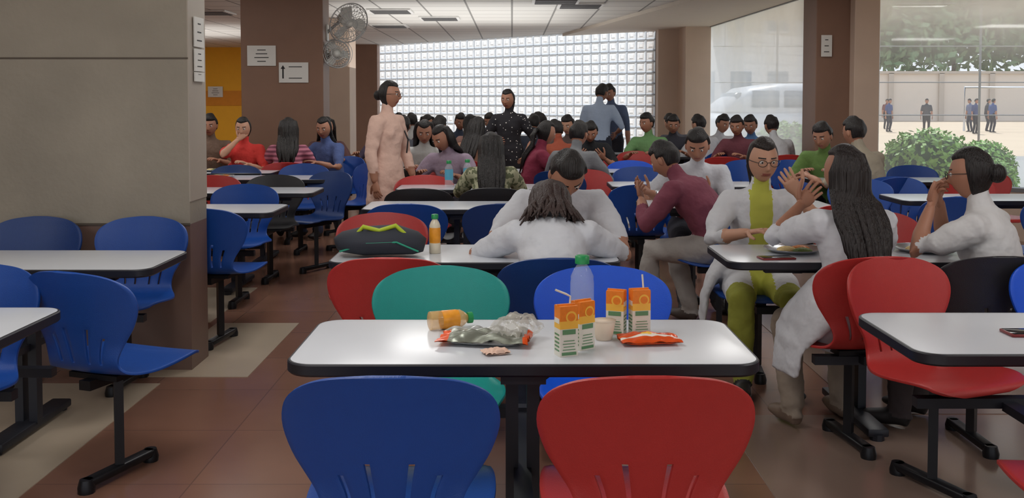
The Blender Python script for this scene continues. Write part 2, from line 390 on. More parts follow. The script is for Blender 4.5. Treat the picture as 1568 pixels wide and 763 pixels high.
    mats = [M('skin_%d' % skin, SK[skin], .55, 0, .06), shirtmat or M('cloth_%d_%d_%d' % shirt, shirt, .9, 0, .08, 14, .6, 16, bdist=.02), M('trousers_%d_%d_%d' % pants, pants, .9, 0, .1, 14, .5, 16, bdist=.02),
            M('shoes_%d' % shoes[0], shoes, .6), hairmat('hair_%d' % hcol[0], hcol), M('lips', (150, 84, 76), .5), M('eye_white', (215, 210, 205), .3, 0, .01), M('iris', (25, 16, 12), .2), M('accessory_black', (20, 20, 22), .4),
            M('inner_%s' % (str(inner)), inner or (0, 0, 0), .9)]
    o = ob.obj(name, mats, (x, y, 0), rz)
    return o
W = 'seated_woman'; Mn = 'seated_man'
WH = (206, 208, 214)
# near people ----------------------------------------------------------
person(W, .17, 3.98, 0, 1.58, lean=37, shirt=WH, pants=(40, 44, 60), sleeve=.95, hair='mid', hcol=(50, 32, 28), pitch=60, fem=True, vox=.012, hlen=.2, HR=(.17, .52, .79), HL=(-.17, .52, .79), hR=(1, -.45, -.35), hL=(-1, -.45, -.35))
person(Mn, .24, 5.06, 180, 1.74, lean=30, shirt=WH, pants=(45, 45, 55), sleeve=.9, pitch=52, yaw=12, vox=.013, HR=(.10, .46, .79), HL=(-.05, .42, .79), hR=(1, -.1, -.3), hL=(-1, -.1, -.3))
person(W, 1.43, 4.03, 10, 1.56, lean=12, shirt=(208, 209, 214), pants=(150, 135, 120), sleeve=1.25, hair='long', hcol=(30, 22, 21), pitch=2, yaw=24, fem=True, vox=.012, skirt=.16, flap=-1,
       HL=(-.08, .36, .96), hL=(-1, -.3, -.8), HR=(.12, .42, .80), hlen=.34, hairw=1.15, FR=(.10, .30, .09), FL=(-.16, .24, .09), shoes=(120, 100, 85), curlL=.3)
person(W, 1.27, 5.06, 174, 1.58, lean=14, shirt=(210, 211, 215), pants=(150, 152, 60), sleeve=1.45, hair='pony', hcol=(32, 23, 20), pitch=10, yaw=10, fem=True, vox=.012, skirt=.15, flap=1, skin=2,
       HR=(.10, .40, .80), HL=(-.15, .33, .98), hR=(1, -.2, -.7), hL=(-.8, 0, -1), glasses=True, inner=(186, 188, 80), curlL=.6)
person(W, 2.04, 4.08, 48, 1.54, lean=12, shirt=(210, 209, 209), pants=(70, 60, 60), sleeve=.9, hair='bun', hcol=(22, 17, 17), pitch=8, yaw=6, fem=True, vox=.012, skin=0,
       HR=(.05, .26, .98), HL=(-.07, .26, .97), glasses=True, curlR=.8, curlL=.8, hR=(.7, 0, -1), hL=(-.7, 0, -1))
person(Mn, 1.27, 6.02, 52, 1.66, lean=36, shirt=(128, 66, 82), pants=(172, 166, 160), sleeve=1.7, pitch=30, vox=.014, HR=(.12, .54, .82), HL=(-.14, .46, .80), FL=(-.16, .40, .09), FR=(.15, .26, .09), shoes=(90, 80, 75))
person(Mn, 1.30, 7.0, 178, 1.66, lean=22, shirt=(196, 198, 204), pants=(60, 60, 70), sleeve=.8, pitch=28, vox=.014, HR=(.24, .32, .80), HL=(-.05, .36, .80), yaw=-10)
person(W, -.15, 7.12, 2, 1.50, lean=16, shirtmat=pattern('olive_print_fabric', 'noise', (100, 104, 76), (170, 168, 138), 26), pants=(40, 40, 50), sleeve=1.4, hair='long', fem=True, pitch=16, vox=.016, hlen=.34)
person(W, -.52, 8.75, 165, 1.62, lean=22, shirt=(160, 142, 160), sleeve=.9, hair='long', fem=True, pitch=28, yaw=-25, vox=.018, HR=(.2, .35, .8))
person(W, -.86, 9.6, 185, 1.62, lean=16, shirt=(182, 182, 180), sleeve=.9, hair='long', fem=True, pitch=22, vox=.018)
person(W, .18, 9.2, -80, 1.58, lean=14, shirt=(130, 42, 66), sleeve=.9, hair='pony', fem=True, pitch=14, vox=.018, yaw=15)
person(Mn, .50, 8.7, -25, 1.66, lean=24, shirt=(124, 126, 130), sleeve=1.7, pitch=20, vox=.018)
person(Mn, .55, 10.4, 20, 1.60, lean=20, shirt=(150, 72, 50), pitch=25, vox=.018)
person(Mn, .88, 11.2, 178, 1.66, lean=30, shirt=(34, 36, 40), pitch=30, vox=.019)
person(Mn, .66, 13.2, 60, 1.78, lean=30, shirt=(214, 112, 60), sleeve=.8, pitch=20, vox=.022)
person(Mn, 1.70, 12.0, 160, 1.66, lean=16, shirt=(116, 160, 106), pitch=8, yaw=-30, vox=.02)
# standing
person('standing_woman', -1.05, 8.15, -118, 1.58, sit=False, lean=2, shirt=(220, 184, 168), pants=(38, 36, 40), sleeve=1.7, hair='bun', fem=True, pitch=2, yaw=12, vox=.015, skirt=.42, glasses=True, bag=True, HR=(.24, .06, .78), HL=(-.22, .12, .80))
person('standing_woman', -.03, 11.0, 172, 1.55, sit=False, lean=4, shirtmat=pattern('black_dotted_fabric', 'dots', (225, 220, 215), (34, 32, 38), 26, thr=.16), pants=(30, 30, 34), sleeve=1.3, hair='pony', fem=True, pitch=10, yaw=-12, vox=.018, skirt=.45, HR=(.12, .22, 1.0), HL=(-.20, .14, .85))
person('standing_man', 1.16, 13.1, -15, 1.66, sit=False, lean=4, shirt=(172, 188, 212), pants=(44, 48, 62), sleeve=1.1, pitch=25, yaw=-20, vox=.02, skin=1, HR=(.2, .25, 1.0))
person('standing_man', 1.40, 13.7, 150, 1.66, sit=False, lean=4, shirt=(84, 98, 126), pants=(40, 40, 50), sleeve=1.1, pitch=20, vox=.022)
# far seated crowd
crowd = [(-1.62, 14.0, 180, (140, 120, 110), 'short'), (-1.35, 13.4, 10, (190, 190, 190), 'short'), (-1.05, 12.6, 170, (90, 60, 70), 'long'), (-.78, 13.8, 200, (60, 70, 90), 'short'), (-.50, 12.4, 5, (170, 130, 120), 'long'), (-.30, 14.2, 180, (120, 120, 130), 'short'),
         (-1.25, 11.2, 5, (70, 72, 80), 'short'), (-.88, 11.0, -10, (150, 146, 140), 'short'), (.30, 12.5, 10, (50, 56, 70), 'short'), (.72, 12.0, 170, (96, 80, 76), 'short'), (2.02, 12.3, 170, (60, 60, 70), 'short'), (2.2, 12.9, 20, (90, 90, 100), 'short'), (2.42, 12.0, 30, (205, 205, 210), 'short'), (2.62, 12.6, 190, (200, 200, 205), 'short'),
         (2.72, 11.6, 150, (110, 60, 70), 'short'), (2.95, 12.0, 160, (90, 130, 180), 'short'), (3.08, 11.3, 10, (196, 198, 202), 'short'), (-1.5, 11.9, 150, (80, 70, 90), 'long'), (-.45, 10.4, -20, (150, 110, 90), 'long')]
for cx, cy, r, col, hs in crowd:
    person(W if hs == 'long' else Mn, cx, cy, r, 1.64, lean=18, shirt=col, hair=hs, fem=hs == 'long', pitch=18, vox=.024, skin=random.choice([0, 1, 2]), yaw=random.uniform(-20, 20))
person(Mn, 2.88, 8.85, 150, 1.68, lean=26, shirt=(98, 128, 66), pitch=22, vox=.018, yaw=-10)
person(Mn, 2.95, 8.0, 30, 1.70, lean=18, shirt=(160, 150, 132), pitch=12, vox=.018, sleeve=1.0, HL=(-.3, .4, .8))
# left group
person(W, -2.75, 10.1, 182, 1.60, lean=10, shirt=(214, 62, 56), hair='bun', fem=True, pitch=8, vox=.018, HR=(.03, .20, 1.04), HL=(-.1, .34, .8), skin=2, curlR=.9)
person(W, -2.27, 9.9, 8, 1.60, lean=12, shirtmat=pattern('striped_pink_fabric', 'stripes', (200, 124, 144), (130, 70, 90), 7), hair='long', fem=True, pitch=12, vox=.018, hlen=.2)
person(W, -1.93, 10.5, 150, 1.62, lean=14, shirt=(76, 92, 140), pants=(50, 56, 80), hair='pony', fem=True, pitch=16, yaw=20, vox=.018)
person(W, -2.1, 11.1, 190, 1.60, lean=14, shirt=(90, 60, 60), hair='long', fem=True, pitch=16, vox=.022)
person(Mn, -3.3, 10.8, 185, 1.66, lean=14, shirt=(120, 98, 84), pitch=10, vox=.02)
person(W, -3.75, 11.3, 160, 1.62, lean=14, shirt=(150, 90, 80), hair='long', fem=True, pitch=16, vox=.022)
# ------------------------------------------------------------------ furniture layout
for xc, y0 in ((.03, 2.5), (-.16, 4.1), (-.33, 6.12), (-.28, 7.5), (.6, 9.3), (.3, 11.6), (1.45, 12.5), (-.9, 11.7), (-2.09, 2.68), (-2.09, 3.92), (-2.09, 5.93), (-2.2, 8.45), (-2.9, 9.2), (1.72, 2.6), (1.54, 4.1), (1.47, 6.2), (1.42, 7.75),
               (3.30, 6.65), (3.2, 8.2), (2.55, 11.9), (-2.1, 7.2)):
    table(xc, y0)
chairs = [(-.276, 2.40, 0, 'blue'), (.305, 2.40, 0, 'red'), (-.256, 3.30, 180, 'teal'), (.327, 3.30, 180, 'bblue'),
  (-.48, 4.03, 0, 'red'), (.185, 4.02, 0, 'dblue'), (-.695, 5.02, 180, 'red'), (.22, 5.05, 180, 'blue'),
  (-.63, 6.02, 0, 'blue'), (-.05, 6.02, 0, 'dblue'), (-.65, 7.04, 0, 'black'), (-.13, 7.08, 0, 'black'), (-.71, 7.72+.0, 180, 'red'), (-.15, 8.2, 180, 'blue'), (-.8, 9.0, 180, 'red'),
  (-.52, 8.7, 165, 'blue'), (.18, 9.2, -80, 'red'), (.50, 8.7, -25, 'dblue'), (.64, 8.4, 180, 'red'), (.55, 10.4, 20, 'blue'),
  (1.2, 9.7, 180, 'bblue'), (1.16, 8.75, 180, 'blue'), (1.72, 8.9, 180, 'blue'), (1.1, 13.5, 180, 'red'), (1.5, 11.6, 180, 'red'), (1.85, 12.2, 180, 'red'), (.95, 7.35, 0, 'blue'),
  (-1.97, 3.34, 176, 'blue'), (-1.49, 3.70, -20, 'blue'), (-2.47, 4.84, 180, 'dblue'), (-1.93, 4.84, 176, 'blue'), (-1.72, 5.76, -8, 'blue'), (-1.93, 6.85, 180, 'blue'), (-1.93, 7.75, 180, 'black'), (-2.43, 7.7, 180, 'red'),
  (-2.0, 9.2, 180, 'blue'), (-1.66, 8.2, 150, 'dblue'), (-2.6, 9.0, 180, 'dblue'), (-2.27, 9.9, 8, 'red'), (-2.75, 10.1, 182, 'red'), (-1.9, 10.5, 150, 'blue'), (-1.62, 9.4, 120, 'blue'),
  (1.55, 3.52, -158, 'red'), (1.40, 4.05, 8, 'red'), (2.12, 3.50, 170, 'bblue'), (1.92, 4.06, 0, 'black'), (1.28, 5.06, 172, 'blue'), (1.98, 5.1, 180, 'red'),
  (1.27, 6.02, 30, 'blue'), (1.30, 7.0, 180, 'blue'), (2.0, 6.0, 0, 'red'), (2.85, 6.45, 0, 'blue'), (3.45, 6.45, 10, 'blue'), (3.05, 7.55, 180, 'blue'), (3.62, 7.6, 180, 'red'), (2.6, 7.4, 150, 'blue'), (2.88, 8.85, 150, 'blue'), (2.95, 8.0, 30, 'blue'),
  (3.75, 8.95, 180, 'blue'), (4.1, 8.3, 180, 'red'), (2.4, 9.8, 180, 'blue'), (2.85, 9.8, 180, 'blue'), (2.3, 10.9, 0, 'red'), (1.53, 2.44, 0, 'red')]
for c in chairs: chair(*c)
for cx, cy, r, col, hs in crowd: chair(cx, cy, r, random.choice(['blue', 'red', 'dblue']))
chair(.88, 11.2, 178, 'red'); chair(.66, 13.2, 60, 'blue'); chair(1.70, 12.0, 160, 'blue'); chair(-.86, 9.6, 185, 'blue')
chair(-2.1, 11.1, 190, 'red'); chair(-3.3, 10.8, 185, 'red'); chair(-3.75, 11.3, 160, 'blue')
# ------------------------------------------------------------------ tabletop things
JW = M('carton_white', (228, 225, 212), .35, 0, .02); JO = M('carton_orange', (236, 128, 30), .35, 0, .25, 60); JG = M('carton_green', (96, 142, 100), .4); JY = M('carton_yellow', (248, 190, 70), .35, 0, .1)
JR = M('carton_red', (200, 60, 20), .4)
def carton(x, y, z, r, h=.135, w=.056, d=.040, straw=True):
    mb = MB(); z0 = 0
    for f, m in ((.06, 0), (.42, 0), (.08, 0), (.16, 3), (.22, 1), (.06, 1)):
        mb.box((0, 0, z0+f*h/2), (w, d, f*h), m); z0 += f*h
    mb.box((0, 0, h+.001), (w*.98, d*.98, .003), 1); mb.box((0, 0, h+.004), (w, .006, .004), 1)
    for s in (-1, 1):
        mb.box((0, s*(d/2+.0006), h*.50), (w*.72, .001, h*.10), 2); mb.box((0, s*(d/2+.0006), h*.06), (w*.8, .001, h*.06), 2)
        for k in range(4): mb.box((0, s*(d/2+.0006), h*(.14+.06*k)), (w*(.6 if k % 2 else .7), .001, h*.015), 2)
        mb.loft([(w*.12, s*(d/2), h*.80), (w*.12, s*(d/2+.0012), h*.80)], [.016, .016], n=16, mat=3)
        mb.loft([(w*.12, s*(d/2), h*.80), (w*.12, s*(d/2+.002), h*.80)], [.011, .011], n=16, mat=1)
        for k in range(5): mb.box((s*(w/2+.0006), 0, h*(.12+.08*k)), (.001, d*.72, h*.03), 2)
        mb.box((s*(w/2+.0006), 0, h*.72), (.001, d*.8, h*.1), 0)
    if straw: mb.tube_loop([(.01, 0, h), (.012, 0, h+.025), (.0, 0, h+.032), (-.03, .004, h+.045)] if straw == 1 else [(.012, 0, h), (.008, 0, h+.045)], .0028, 0, 6, False)
    return mb.obj('juice_carton', [JW, JO, JG, JY, JR], (x, y, z), r, smooth=False)
TZ = .7502
carton(.145, 2.60, TZ, 20, .132, .052, .04, 1); carton(.195, 2.67, TZ, 35, .13, .052, .04, 0)
carton(.305, 2.84, TZ, -20, .126, .052, .04, 0); carton(.372, 2.835, TZ, 12, .130, .054, .04, 2)
GC = M('cap_green', (24, 140, 76), .4); CLR = M('clear_plastic', (225, 235, 240), .06, 0, .0, alpha=.20); OJ = M('orange_juice_label', (238, 150, 40), .35, 0, .35, 45); PETO = M('pet_orange', (236, 190, 120), .12, 0, .1, alpha=.55)
def bottle(x, y, z, label, body, h=.20, r=.031, lying=None, name='juice_bottle'):
    mb = MB(); pr = [(0, .9), (.01, 1), (.25, 1), (.27, .95), (.30, 1), (.62, 1), (.66, .95), (.70, .98), (.80, .72), (.87, .42), (.91, .38)]
    ms = [0 if not (.25 < a < .66) else 1 for a, _ in pr]
    mb.loft([(0, 0, a*h) for a, _ in pr], [b*r for _, b in pr], n=20, mats=ms)
    mb.loft([(0, 0, h*.88), (0, 0, h*.885), (0, 0, h*.99), (0, 0, h)], [r*.50, r*.60, r*.60, r*.5], n=20, mat=2)
    o = mb.obj(name, [body, label, GC], (x, y, z), auto=60)
    if lying is not None: o.rotation_euler = (0, math.radians(90), math.radians(lying)); o.location.z = z+r
    return o
bottle(.212, 2.94, TZ, CLR, CLR, .215, .036, name='water_bottle')
bottle(-.245, 2.88, TZ, OJ, PETO, .135, .028, lying=22)
bottle(-.345, 4.36, TZ, OJ, M('pet_pale', (235, 225, 200), .15, 0, .02, alpha=.8), .175, .026)
for bx, by in ((-.50, 7.75), (-.36, 7.9)): bottle(bx, by, TZ, M('label_blue', (90, 170, 200), .4), CLR, .21, .034, name='water_bottle')
# crumpled packets
def packet(name, x, y, rz, L, Wd, hgt, mats, mf, seed, amp=.02, fold=0.):
    n1, n2 = 36, 26; vs = []; fs = []; ms = []
    for side in (1, -1):
        for i in range(n1+1):
            for j in range(n2+1):
                u = -1+2*i/n1; w = -1+2*j/n2; env = (1-abs(u)**3)**.7*(1-abs(w)**3)**.7 if abs(u) < 1 and abs(w) < 1 else 0
                nn = noise.noise(V((u*1.6+seed, w*1.6, side*.3)))+.35*noise.noise(V((u*4+seed, w*4, side*2.)))
                z = hgt*.5+side*hgt*.5*env*(1+.5*nn)+amp*abs(noise.noise(V((u*2+seed, w*2, 5))))*(1 if side > 0 else .2)
                vs.append((L/2*u*(1+.08*nn), Wd/2*w*(1+.10*nn)+fold*u*u, max(z, .001)+(.0 if side > 0 else -.0005)))
    k = (n1+1)*(n2+1)
    for sd in (0, 1):
        for i in range(n1):
            for j in range(n2):
                a = sd*k+i*(n2+1)+j; f = (a, a+n2+1, a+n2+2, a+1); fs.append(f if sd == 0 else f[::-1]); ms.append(mf(-1+2*(i+.5)/n1, -1+2*(j+.5)/n2, sd))
    mb = MB(); mb.add(vs, fs, mats=ms); return mb.obj(name, mats, (x, y, TZ), rz)
PO = M('packet_orange', (225, 84, 28), .25, .2, .25, 25); PS = M('packet_silver', (176, 178, 176), .22, .4, .1); PGr = M('packet_grey', (128, 132, 120), .28, .4); PY = M('packet_yellow', (248, 200, 80), .3); PWh = M('packet_white', (232, 225, 215), .3)
packet('chips_packet', -.075, 2.74, -8, .26, .14, .026, [PO, PGr, PS], lambda u, w, s: 0 if (u < -.80 and w < .5) or (u > .90) else (1 if s == 0 and w+u*.4 < .3 else 2), 3., .026)
packet('chips_packet', .385, 2.735, 4, .17, .10, .022, [PO, PY, PWh], lambda u, w, s: (1 if u*u+(w*1.1)**2 < .09 else (2 if abs(w+.35) < .13 else 0)), 9., .010)
FILM = M('clear_film', (205, 202, 190), .12, 0, .05, alpha=.35)
packet('plastic_wrapper', .01, 2.75, 60, .15, .11, .06, [FILM], lambda u, w, s: 0, 14., .05)
packet('paper_tissue', -.045, 2.61, 20, .07, .05, .012, [M('tissue', (225, 190, 170), .8)], lambda u, w, s: 0, 22., .01)
mb = MB(); mb.loft([(0, 0, 0), (0, 0, .002), (0, 0, .055), (0, 0, .056), (0, 0, .05), (0, 0, .004)], [.022, .024, .034, .035, .032, .022], n=24); mb.obj('paper_cup', [M('paper_cup_white', (222, 205, 185), .6)], (.262, 2.77, TZ))
# backpack on 2nd table
mb = MB(); mb.loft([(-.20, 0, .05), (-.17, 0, .06), (-.08, 0, .065), (.06, 0, .07), (.15, 0, .055), (.19, 0, .045)], [(.03, .03), (.10, .045), (.13, .062), (.13, .065), (.10, .05), (.03, .03)], ref=(0, 1, 0), n=20)
mb.tube_loop([(-.10, -.06, .10), (-.07, -.07, .135), (0, -.075, .118), (.07, -.07, .14), (.11, -.06, .10)], .010, 1, 8, False)
mb.tube_loop([(-.17, -.09, .03), (-.05, -.125, .07), (.08, -.125, .075), (.17, -.09, .03)], .004, 2, 6, False)
mb.obj('backpack', [M('bag_dark', (44, 48, 58), .8), M('bag_lime', (170, 190, 40), .6), M('bag_teal', (40, 150, 120), .6)], (-.575, 4.30, TZ))
# phones, plates
def slab(name, x, y, rz, w, d, t, c):
    mb = MB(); mb.bbox((0, 0, t/2), (w, d, t), t*.3, 0); mb.bbox((0, 0, t), (w*.94, d*.94, .001), .0003, 1); return mb.obj(name, [M(name+'_body', c, .3), M(name+'_glass', (15, 15, 20), .08)], (x, y, TZ), rz)
slab('mobile_phone', 1.14, 4.20, 8, .15, .075, .009, (120, 30, 30)); slab('mobile_phone', 1.52, 2.83, 0, .16, .08, .009, (25, 25, 28))
ST = M('steel_plate', (170, 172, 176), .25, .9); FD = [M('food_rice', (226, 200, 140), .7, 0, .2, 60, .8, 90), M('food_curry', (190, 110, 40), .5, 0, .3, 60, .8, 90), M('food_greens', (90, 110, 40), .6, 0, .3, 60, .8, 90)]
def plate(x, y, r=.13):
    mb = MB(); prf = [(0, .004), (.7, .004), (.82, .012), (.98, .018), (1, .020), (1.0, .017), (.8, .006), (.7, 0)]; vs = []; fs = []; n = 32
    for a, z in prf: vs += [(r*a*math.cos(2*math.pi*j/n), r*a*math.sin(2*math.pi*j/n), z) for j in range(n)]
    for i in range(len(prf)-1):
        for j in range(n): fs.append((i*n+j, (i+1)*n+j, (i+1)*n+(j+1) % n, i*n+(j+1) % n))
    mb.add(vs, fs, 0)
    for k, (ox, oy) in enumerate(((-.03, .0), (.04, .03), (.03, -.045))): mb.sphere((ox, oy, .008), (.045, .035, .018), k+1, 14)
    return mb.obj('food_plate', [ST]+FD, (x, y, TZ))
plate(1.27, 4.40); plate(1.86, 4.42); plate(1.30, 6.45); plate(.45, 9.5); plate(-2.6, 8.7); plate(3.0, 8.45); plate(-2.9, 9.5)
mb = MB(); mb.loft([(0, 0, 0), (0, 0, .1), (0, 0, .101), (0, 0, .01)], [.028, .036, .033, .026], n=20); mb.obj('steel_tumbler', [ST], (.97, 6.35, TZ))
# ------------------------------------------------------------------ room shell
def floor_mat():
    m = bpy.data.materials.new('floor_brown_tile'); m.use_nodes = True; nt = m.node_tree; N = nt.nodes; L = nt.links; b = N['Principled BSDF']
    tc = N.new('ShaderNodeTexCoord'); br = N.new('ShaderNodeTexBrick'); br.offset = 0; br.inputs['Scale'].default_value = 1; br.inputs['Brick Width'].default_value = .6; br.inputs['Row Height'].default_value = .6; br.inputs['Mortar Size'].default_value = .003
    br.inputs['Color1'].default_value = (*lin((148, 108, 90)), 1); br.inputs['Color2'].default_value = (*lin((142, 103, 86)), 1); br.inputs['Mortar'].default_value = (*lin((120, 88, 76)), 1)
    L.new(tc.outputs['Object'], br.inputs['Vector']); no = N.new('ShaderNodeTexNoise'); no.inputs['Scale'].default_value = 3; L.new(tc.outputs['Object'], no.inputs['Vector'])
    mx = N.new('ShaderNodeMix'); mx.data_type = 'RGBA'; mx.blend_type = 'MULTIPLY'; mx.inputs[0].default_value = .25; L.new(br.outputs['Color'], mx.inputs[6]); L.new(no.outputs['Fac'], mx.inputs[7]); L.new(mx.outputs[2], b.inputs['Base Color'])
    b.inputs['Roughness'].default_value = .2; return m
HC = 2.7
outline = [(-9, -4), (8.2, -4), (8.2, 7.2), (6.3, 8.9), (4.1, 11.1), (3.45, 11.5), (3.25, 16.4), (2.5, 17.1), (-3.0, 22.3), (-3.1, 23.2), (-9, 23.2)]
mb = MB(); mb.add([(x, y, 0) for x, y in outline]+[(x, y, -.15) for x, y in outline], [tuple(range(11)), tuple(reversed(range(11, 22)))]+[(i, i+11, (i+1) % 11+11, (i+1) % 11) for i in range(11)], 0); mb.obj('floor', [floor_mat()], smooth=False)
BEI = M('floor_beige_tile', (182, 166, 146), .25, 0, .06, 4); GREY = M('floor_grey_tile', (142, 120, 108), .18, 0, .08, 3)
def inlay(x0, x1, y0, y1, m): 
    mb = MB(); mb.box(((x0+x1)/2, (y0+y1)/2, .0015), (x1-x0, y1-y0, .003), 0); mb.obj('floor_inlay_tile', [m], smooth=False)
inlay(-1.90, -1.37, 5.02, 6.25, BEI); inlay(-2.5, -1.95, 6.27, 7.45, BEI); inlay(-3.1, -1.78, 3.3, 4.9, BEI); inlay(-3.1, -1.72, 1.4, 3.28, BEI); inlay(.95, 3.2, .5, 4.4, GREY); inlay(1.6, 4.2, 4.42, 8.8, GREY)
# ceiling grid
def ceil_mat():
    m = bpy.data.materials.new('ceiling_tile'); m.use_nodes = True; nt = m.node_tree; N = nt.nodes; L = nt.links; b = N['Principled BSDF']
    tc = N.new('ShaderNodeTexCoord'); br = N.new('ShaderNodeTexBrick'); br.offset = 0; br.inputs['Scale'].default_value = 1; br.inputs['Brick Width'].default_value = .6; br.inputs['Row Height'].default_value = .6; br.inputs['Mortar Size'].default_value = .014
    br.inputs['Color1'].default_value = (*lin((226, 225, 220)), 1); br.inputs['Color2'].default_value = (*lin((218, 217, 212)), 1); br.inputs['Mortar'].default_value = (*lin((140, 139, 136)), 1)
    L.new(tc.outputs['Object'], br.inputs['Vector']); L.new(br.outputs['Color'], b.inputs['Base Color']); b.inputs['Roughness'].default_value = .8; return m
mb = MB(); mb.add([(x, y, HC) for x, y in outline]+[(x, y, HC+.3) for x, y in outline], [tuple(reversed(range(11))), tuple(range(11, 22))]+[(i, (i+1) % 11, (i+1) % 11+11, i+11) for i in range(11)], 0); mb.obj('ceiling', [ceil_mat()], smooth=False)
PLA = M('plaster_cream', (214, 206, 194), .8, 0, .04)
mb = MB(); pl = [(.95, 18.5), (2.2, 11.9), (3.4, 6), (8.2, 6), (8.2, 7.2), (4.1, 11.1), (3.45, 11.5), (3.25, 16.4), (2.5, 17.1)]
n = len(pl); mb.add([(x, y, HC-.05) for x, y in pl]+[(x, y, HC) for x, y in pl], [tuple(reversed(range(n)))]+[(i, (i+1) % n, (i+1) % n+n, i+n) for i in range(n)], 0); mb.obj('trim_ceiling_soffit', [PLA], smooth=False)
# slab added over the right-hand windows to block direct sun
mb = MB(); ev = [(3.26, 16.3), (3.45, 11.5), (4.1, 11.1), (8.2, 7.2), (9.6, 8.6), (5.3, 12.6), (4.9, 12.9), (4.9, 16.3)]
n = len(ev); mb.add([(x, y, HC+.06) for x, y in ev]+[(x, y, HC+.3) for x, y in ev], [tuple(reversed(range(n))), tuple(range(n, 2*n))]+[(i, (i+1) % n, (i+1) % n+n, i+n) for i in range(n)], 0); mb.obj('sun_block_slab', [PLA], smooth=False)
VENT = M('vent_white', (225, 225, 222), .5)
for vx, vy in ((-1.7, 13.8), (-2.05, 16.5), (-1.1, 15), (.55, 12.4), (.9, 13.0), (-4.3, 14)):
    mb = MB(); mb.box((0, 0, 0), (.6, .6, .02), 0)
    for k in range(5): mb.box((0, -.22+.11*k, -.014), (.52, .05, .012), 1)
    mb.obj('ceiling_vent', [VENT, M('vent_dark', (90, 90, 90), .6)], (vx, vy, HC-.012), smooth=False)
# columns
STO = M('column_stone', (148, 140, 126), .45, 0, .24, 2.5, .15, 30); STO2 = M('column_stone_side', (168, 158, 146), .5, 0, .08, 3); BRN = M('column_brown', (130, 98, 80), .5, 0, .10, 4); BRD = M('column_brown_dado', (112, 88, 78), .45, 0, .1, 4); LBR = M('column_light_brown', (200, 178, 160), .55, 0, .08, 4)
JNT = M('stone_joint', (84, 74, 64), .7)
mb = MB(); mb.box((-3.35, 5.29, 1.74), (3.3, .28, 1.92), 0); mb.box((-3.35, 5.29, .39), (3.3, .28, .78), 2)
mb.box((-3.35, 5.148, 1.655), (3.302, .004, .008), 3); mb.box((-3.35, 5.148, .78), (3.302, .006, .012), 3)
mb.box((-1.699, 5.29, 1.8), (.006, .282, 1.8), 1)
mb.obj('column_stone', [STO, STO2, BRD, JNT], smooth=False)
def col(name, x0, x1, y0, y1, m, h=HC, m2=None, zb=0):
    mb = MB(); mb.bbox(((x0+x1)/2, (y0+y1)/2, (h+zb)/2), (x1-x0, y1-y0, h-zb), .008, 0); mb.box(((x0+x1)/2, (y0+y1)/2, .05), (x1-x0+.02, y1-y0+.02, .1), 1); return mb.obj(name, [m, BRD], smooth=False)
col('column_brown', -3.23, -2.25, 11.7, 12.1, BRN); col('column_brown', -3.02, -2.48, 15, 15.6, LBR); col('column_brown', -3.66, -3.02, 22, 22.9, BRN)
col('column_beige', 2.50, 2.86, 16.8, 17.5, LBR); col('column_beige', 2.84, 3.26, 16.1, 16.9, LBR)
col('column_brown', 3.42, 3.84, 11.05, 11.55, BRN); col('column_beige', 3.80, 4.08, 10.9, 11.4, LBR)
# walls
YEL = M('wall_yellow_paint', (240, 176, 40), .7, 0, .05); YB = M('wall_orange_band', (216, 138, 34), .7)
mb = MB(); mb.box((-6.1, 23.3, HC/2), (6.0, .2, HC), 0); mb.box((-6.1, 23.19, 1.5), (6.0, .02, .35), 1); mb.obj('wall_back', [YEL, YB], smooth=False)
mb = MB(); mb.box((-9.1, 9.6, HC/2), (.2, 27.4, HC), 0); mb.obj('wall_left', [M('wall_tan', (190, 170, 146), .7)], smooth=False)
mb = MB(); mb.box((8.3, 1.6, HC/2), (.2, 11.4, HC), 0); mb.obj('wall_right', [PLA], smooth=False)
# glass block wall
A = V((-3.0, 22.3, 0)); B = V((2.5, 17.1, 0)); dr = (B-A).normalized(); nn = V((dr.y, -dr.x, 0)); L_ = (B-A).length
def translucent(name, c, fac=.12, var=.25):
    m = bpy.data.materials.new(name); m.use_nodes = True; nt = m.node_tree; N = nt.nodes; L = nt.links; N.remove(N['Principled BSDF']); out = N['Material Output']
    t = N.new('ShaderNodeBsdfTranslucent'); g = N.new('ShaderNodeBsdfGlossy'); g.inputs['Roughness'].default_value = .15; mx = N.new('ShaderNodeMixShader'); mx.inputs[0].default_value = fac
    tc = N.new('ShaderNodeTexCoord'); no = N.new('ShaderNodeTexNoise'); no.inputs['Scale'].default_value = 14; L.new(tc.outputs['Object'], no.inputs['Vector'])
    cr = N.new('ShaderNodeMix'); cr.data_type = 'RGBA'; cl = lin(c); cr.inputs[6].default_value = (*[x*(1-var) for x in cl], 1); cr.inputs[7].default_value = (*[min(1, x*(1+var)) for x in cl], 1)
    L.new(no.outputs['Fac'], cr.inputs[0]); L.new(cr.outputs[2], t.inputs['Color']); L.new(t.outputs[0], mx.inputs[1]); L.new(g.outputs[0], mx.inputs[2]); L.new(mx.outputs[0], out.inputs[0]); return m
mb = MB(); bs = .2; cols = int(L_/bs); rows = 14; ux = L_/cols; uz = HC/rows; g = .008
